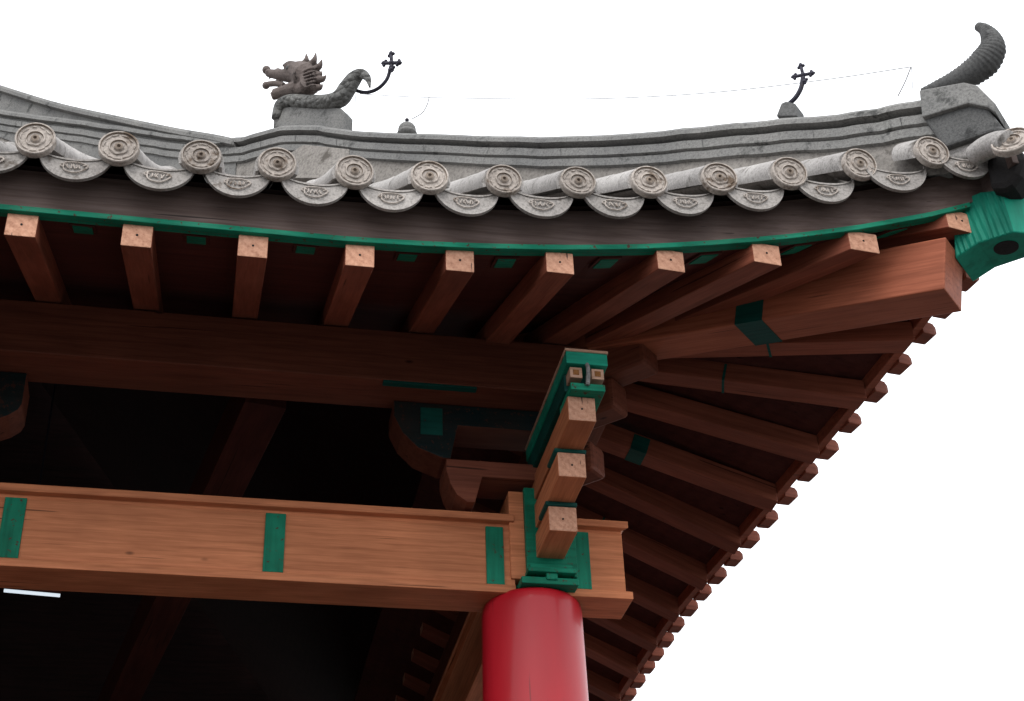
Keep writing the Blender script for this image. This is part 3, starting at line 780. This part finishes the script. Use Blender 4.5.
# joint grooves between ridge stones
for t in range(7, len(rp)-2, 7):
    p = rp[t]; j = MB(); j.box(p-HS*.1045+V((0, 0, -.126)), (.003, .006, .05), Matrix.Rotation(R(-45), 3, 'Z'))
    obj('joint', j.v, j.f, M['dark_stone'], hr)
UP = [(-60, 64), (0, 83.4), (58, 101), (117, 114), (176, 126), (215, 132.5), (236, 137)]
upath = [p-HS*NK for p in catmull([on_hip(*q, NK*2**.5) for q in UP], 5)]
sweep('upper_hip_ridge', upath, half([(.05, 0), (.105, -.014), (.122, -.045), (.122, -.075), (.085, -.084), (.085, -.50)]), HS, M['ridge'], temple)
# end blocks of the ridge
def slab(name, pts, w, mat, parent, bev=.006, k=0):
    return near_slab(name, pts, w, mat, parent, bev)
def old_slab(name, pts, w, mat, parent, bev=.006, k=0):
    """outline given in the hip plane, with real thickness across it"""
    q = [on_hip(*p)+HS*k for p in pts]; n = len(q)
    vs = [p-HS*w/2 for p in q]+[p+HS*w/2 for p in q]
    fs = [tuple(range(n)), tuple(range(n, 2*n))]+[(i, (i+1) % n, n+(i+1) % n, n+i) for i in range(n)]
    return obj(name, vs, fs, mat, parent, bevel=bev)
slab('ridge_end_cap', [(919, 90), (964, 82), (977, 85), (995, 103), (995, 112), (988, 107), (968, 103), (922, 117)], .27, M['ridge'], temple)
slab('ridge_end_block', [(923, 118), (968, 104), (988, 108), (1002, 126), (1009, 131), (992, 131), (944, 147)], .225, M['dark_stone'], temple, bev=.012)
slab('ridge_foot', [(935, 135), (1000, 126), (995, 155), (940, 160)], .16, M['tile'], temple, bev=.01)
slab('ridge_wall_panel', [(255, 178), (289, 154), (303, 144.5), (349, 149), (349, 178)], .2065, M['wall_plaster'], temple, bev=.003)
# main ridge running away to the left
yr = 4.62+TR
u0 = upath[0]
mr = [V((u0.x+.12, u0.y+.02, u0.z+.01)), V((-9, u0.y+.02, u0.z+.01))]
obj('ridge_corner', [V((u0.x+.16+a, u0.y+.03+b, u0.z+c)) for a in (-.3, 0) for b in (-.14, .16) for c in (-.62, -.002)], BOXF, M['ridge'], temple, bevel=.02)
sweep('main_ridge', mr, rprof, V((0, 1, 0)), M['ridge'], temple)

# ------------------------------------------------------------------ ornaments on the ridge
def hp(x, y, k=0): return on_hip(x, y, k*2**.5)
def px(x, y, n): return (on_hip(x+n, y)-on_hip(x, y)).length     # not used for placement, only sizes
MPX = 9.2/1553
# dragon
DK = -.045
dr = empty('dragon_ornament', hp(310, 126)); tag(dr, 'open mouthed dragon finial with raised mane spikes on the roof ridge', 'dragon finial')
slab('base', [(272.5, 128), (273.5, 111), (280, 106), (310, 106), (340, 107.5), (344, 112), (343, 132), (291, 128)], .09, M['ridge'], dr, bev=.012)
bp_ = catmull([hp(276, 119, DK), hp(281, 106, DK), hp(291, 101, DK), hp(310, 102, DK), hp(328, 102, DK), hp(340, 98.5, DK), hp(347, 89, DK), hp(354, 79, DK), hp(361, 74, DK), hp(367.5, 78, DK), hp(370, 87.5, DK)], 6)
rr = [5, 7.2, 7.2, 7.4, 8.2, 9.4, 9.2, 8.0, 5.6, 3.6, .8]
rad = []
for i in range(len(rr)-1):
    for k in range(6): rad.append((rr[i]+(rr[i+1]-rr[i])*k/6)*MPX)
rad.append(rr[-1]*MPX)
vs, fs = tubemesh(bp_, rad, 18, axis=HS); obj('body', vs, fs, M['scales'], dr, smooth=True)
hd = MB()
def limb(pts, radii, ks=None, sq=1.0, seg=12, k=0):
    path = catmull([hp(x, y, DK+(k if ks is None else ks[i])) for i, (x, y) in enumerate(pts)], 4); rr_ = []
    for i in range(len(radii)-1):
        for q in range(4): rr_.append((radii[i]+(radii[i+1]-radii[i])*q/4)*MPX)
    rr_.append(radii[-1]*MPX)
    return tubemesh(path, rr_, seg, axis=HS)
hd.add(limb([(313, 79), (306, 77), (298, 72), (290, 71.5)], [11, 15.5, 12, 8]))             # skull, cheek
hd.add(limb([(311, 84), (306, 88), (298, 90)], [11, 10, 7]))                             # jaw muscle
hd.add(limb([(298, 76), (288, 75.5), (277, 74.5), (268, 73)], [10, 7.4, 5.6, 4.4]))      # upper jaw
hd.ball(hp(266.5, 70, DK), 4.8*MPX); hd.ball(hp(268.5, 71.5, DK+.02), 2.6*MPX); hd.ball(hp(268.5, 71.5, DK-.02), 2.6*MPX)
hd.add(limb([(281, 71.5), (278, 70), (276.5, 69.2)], [2.4, 2.4, 1.2]))                   # wart on the nose
hd.add(limb([(270, 76), (269, 80)], [1.6, .4])); hd.add(limb([(277, 78), (276.5, 81)], [1.4, .4])); hd.add(limb([(285, 79.5), (284.5, 82)], [1.4, .4]))
hd.add(limb([(300, 88), (291, 90), (283, 92), (275, 94)], [10, 8, 6.6, 6.0]))    # lower jaw and chin
hd.add(limb([(284, 85.5), (276, 83.6), (268, 84.2)], [3.0, 3.4, 3.2])); hd.ball(hp(266, 85.5, DK), 4.2*MPX)
hd.add(limb([(275, 98), (273, 93)], [3.2, 3.2]))
for s in (-1, 1):
    c = hp(288.5, 67.5, DK+s*.022); hd.ball(c, 5.2*MPX); hd.add(limb([(283, 66), (289, 63), (298, 65)], [1.4, 2.4, 3.4], k=s*.028))
    for (a, b) in (((303, 65), (306.3, 53.5)), ((309, 66), (316, 52.5)), ((314, 70), (322, 59)), ((315, 75), (321.5, 71)), ((315.5, 80), (326.5, 75)), ((313, 88), (323, 84))):
        m_ = ((a[0]+b[0])/2+1.6, (a[1]+b[1])/2+1.4); hd.add(limb([a, m_, b], [4.2, 3.4, .5], ks=[s*.015, s*.022, s*.02]))
    for q in range(6):
        y0 = 68+3.4*q; hd.add(limb([(300, 74+1.6*q), (306, y0+2), (312, y0), (316, y0-.5)], [.7, 1.3, 1.3, .6], ks=[s*.062, s*.078, s*.068, s*.040]))
    for q in range(4): hd.add(limb([(283+4*q, 90.5-1.2*q), (288+4*q, 86.5-1.0*q)], [1.0, .8], ks=[s*.036, s*.042]))
for s in (-1, 1):
    e_ = MB(); e_.ball(hp(288, 68, DK+s*.052), 2.6*MPX); obj('eye', e_.v, e_.f, M['dark_stone'], dr, smooth=True)
o = obj('head', hd.v, hd.f, M['dragon_head'], dr)
md = o.modifiers.new('r', 'REMESH'); md.mode = 'VOXEL'; md.voxel_size = .0055; md.use_smooth_shade = True
# curled horn at the corner end
tp = catmull([hp(922, 92), hp(938, 87), hp(955, 81), hp(972, 72.5), hp(985, 62), hp(992, 50), hp(991, 39), hp(985, 30), hp(977, 26)], 12)
rr = [4, 7.5, 11, 14.5, 15.8, 13.8, 10.4, 6.6, 4.4]; rad = []
mp2 = 6.55/1553
for i in range(len(rr)-1):
    for k in range(12):
        g = i*12+k; rad.append((rr[i]+(rr[i+1]-rr[i])*k/12)*mp2*(1.04+random.uniform(-.01, .015) if g % 3 == 0 else (.95 if g % 3 == 1 else 1)))
rad.append(3.6*mp2)
vs, fs = tubemesh(tp, rad, 24, axis=HS)
tag(obj('curled_tail_ornament', vs, fs, M['scales2'] if 'scales2' in M else M['dark_stone'], None, smooth=True, bevel=0), 'dark ribbed curled tail finial rising from the upturned roof corner', 'tail finial')

# iron crosses
def cross(name, cpx, size, tilt, stem, label):
    c = hp(*cpx)
    root = empty(name, stem[0]); tag(root, label, 'iron cross', 'iron crosses on the roof ridge')
    vs, fs = tubemesh(catmull(stem, 8), .0115, 10, axis=HS); obj('stem', vs, fs, M['iron'], root, smooth=True)
    u = (up2*math.cos(tilt)+rt*math.sin(tilt)); 
    u = V((0, 0, 1))*math.cos(tilt)+HD*math.sin(tilt); w = HD*math.cos(tilt)-V((0, 0, 1))*math.sin(tilt)
    uu = cpx; w = (on_hip(uu[0]+3, uu[1])-on_hip(uu[0]-3, uu[1])).normalized(); u = (on_hip(uu[0], uu[1]-3)-on_hip(uu[0], uu[1]+3)).normalized()
    w, u = w*math.cos(tilt)+u*math.sin(tilt), u*math.cos(tilt)-w*math.sin(tilt)
    mb_ = MB()
    for d, l in ((u, 1.15), (-u, .8), (w, 1), (-w, 1)):
        e = c+d*size*l; mb_.add(tubemesh([c, e], size*.17, 8, axis=HS)); mb_.ball(e, size*.24)
        pd = d.cross(HS).normalized()
        for s in (-1, 1): mb_.ball(e-d*size*.12+pd*s*size*.24, size*.16)
        mb_.ball(e+d*size*.22, size*.13)
    mb_.ball(c, size*.28)
    obj('cross_head', mb_.v, mb_.f, M['iron'], root, smooth=True)
    return root
cross('iron_cross', (391.5, 63), .066, R(2), [hp(354, 90, .02), hp(366, 92.5, .02), hp(378, 88.5, .02), hp(387, 79, .02), hp(391, 66, .02)], 'iron cross on a curved stem behind the dragon tail')
c2 = cross('iron_cross', (803, 75), .050, R(12), [hp(789, 104), hp(796, 97), hp(801, 88), hp(803, 78)], 'iron cross leaning on a small block towards the roof corner')
slab('block', [(776, 116), (781, 103), (786, 101), (795, 103), (797, 116)], .10, M['dark_stone'], c2, bev=.006)
# small dome, prop wires and the thin conductor line
dm = empty('dome_cap', hp(407, 131)); tag(dm, 'small grey dome cap with a knob just right of the dragon', 'roof cap')
mb_ = MB(); c = hp(407, 130); mb_.ball(c, .046, (1.12, 1.12, 1.05)); mb_.ball(c-V((0, 0, .03)), .058, (1, 1, .5)); obj('dome', mb_.v, mb_.f, M['ridge'], dm, smooth=True)
mb_ = MB(); mb_.ball(hp(407, 120), .012); obj('knob', mb_.v, mb_.f, M['iron'], dm, smooth=True)
def wire(name, pts, r, label, cat, group=None):
    vs, fs = tubemesh(catmull([hp(*p) for p in pts], 6), r, 6, axis=V((0.3, .2, 1))); return tag(obj(name, vs, fs, M['wire'], None), label, cat, group or ('props holding the conductor wire' if cat == 'wire prop' else None))
M['wire'] = stone('grey_wire', (.22, .22, .23), (.30, .30, .31), (.2, .2, .2))
wire('conductor_wire', [(360, 94), (430, 97.5), (560, 99), (643, 97), (729, 91), (830, 79), (910, 67)], .0024, 'thin conductor wire strung above the roof ridge', 'wire')
wire('wire_prop', [(412, 119), (422, 113), (427, 105), (429, 98)], .003, 'bent wire prop rising beside the small dome cap', 'wire prop')
wire('wire_prop', [(898, 96), (905, 82), (911, 67)], .003, 'leaning wire prop left of the curled tail', 'wire prop')
wire('wire_prop', [(913, 94), (911.5, 67)], .0018, 'upright thin wire prop left of the curled tail', 'wire prop')
wire('wire_prop', [(356, 122), (355.5, 95)], .002, 'upright thin wire prop just behind the dragon tail', 'wire prop')

# tube lamp glimpsed inside
p = on_y(38, 593, 8.4)
lm = empty('tube_lamp', p); tag(lm, 'lit white tube lamp inside the hall just under the long beam', 'lamp')
a, b_ = on_y(4, 590.5, 8.4), on_y(60, 595.5, 8.4)
vs, fs = tubemesh([a, b_], .010, 12); obj('tube', vs, fs, M['lamp'], lm, smooth=True)
beam('housing', a+V((0, .03, .035)), b_+V((0, .03, .035)), .05, .04, M['dark_timber'], lm)
vs, fs = tubemesh([a+V((.1, .03, .07)), V((a.x+.1, a.y+.03, 5.6))], .006, 8, axis=V((1, 0, 0))); obj('hanger', vs, fs, M['iron'], lm)

# ------------------------------------------------------------------ light
w = bpy.data.worlds.new('World'); scn.world = w; w.use_nodes = True; nt = w.node_tree; L = nt.links
bg = nt.nodes['Background']; sk = nt.nodes.new('ShaderNodeTexSky'); sk.sky_type = 'NISHITA'; sk.sun_disc = False
EL, AZ = R(48), R(200)       # sun high behind the camera, a little to the left
sk.sun_elevation = EL; sk.sun_rotation = AZ
mx = nt.nodes.new('ShaderNodeMix'); mx.data_type = 'RGBA'; mx.inputs[0].default_value = .9
L.new(sk.outputs[0], mx.inputs[6]); mx.inputs[7].default_value = (10.6, 10.8, 11.1, 1)
L.new(mx.outputs[2], bg.inputs['Color']); bg.inputs['Strength'].default_value = .10
sd = bpy.data.lights.new('sun', 'SUN'); sd.energy = .8; sd.angle = R(30); sd.color = (1, .96, .9)
so = bpy.data.objects.new('sun', sd); COL.objects.link(so)
dirv = V((math.sin(AZ)*math.cos(EL), math.cos(AZ)*math.cos(EL), math.sin(EL)))
so.rotation_euler = dirv.to_track_quat('Z', 'Y').to_euler()
scn.view_settings.view_transform = 'Standard'; scn.view_settings.look = 'None'; scn.view_settings.exposure = 1.0; scn.view_settings.gamma = 1
scn.render.engine = 'CYCLES'; scn.cycles.max_bounces = 8; scn.cycles.diffuse_bounces = 5
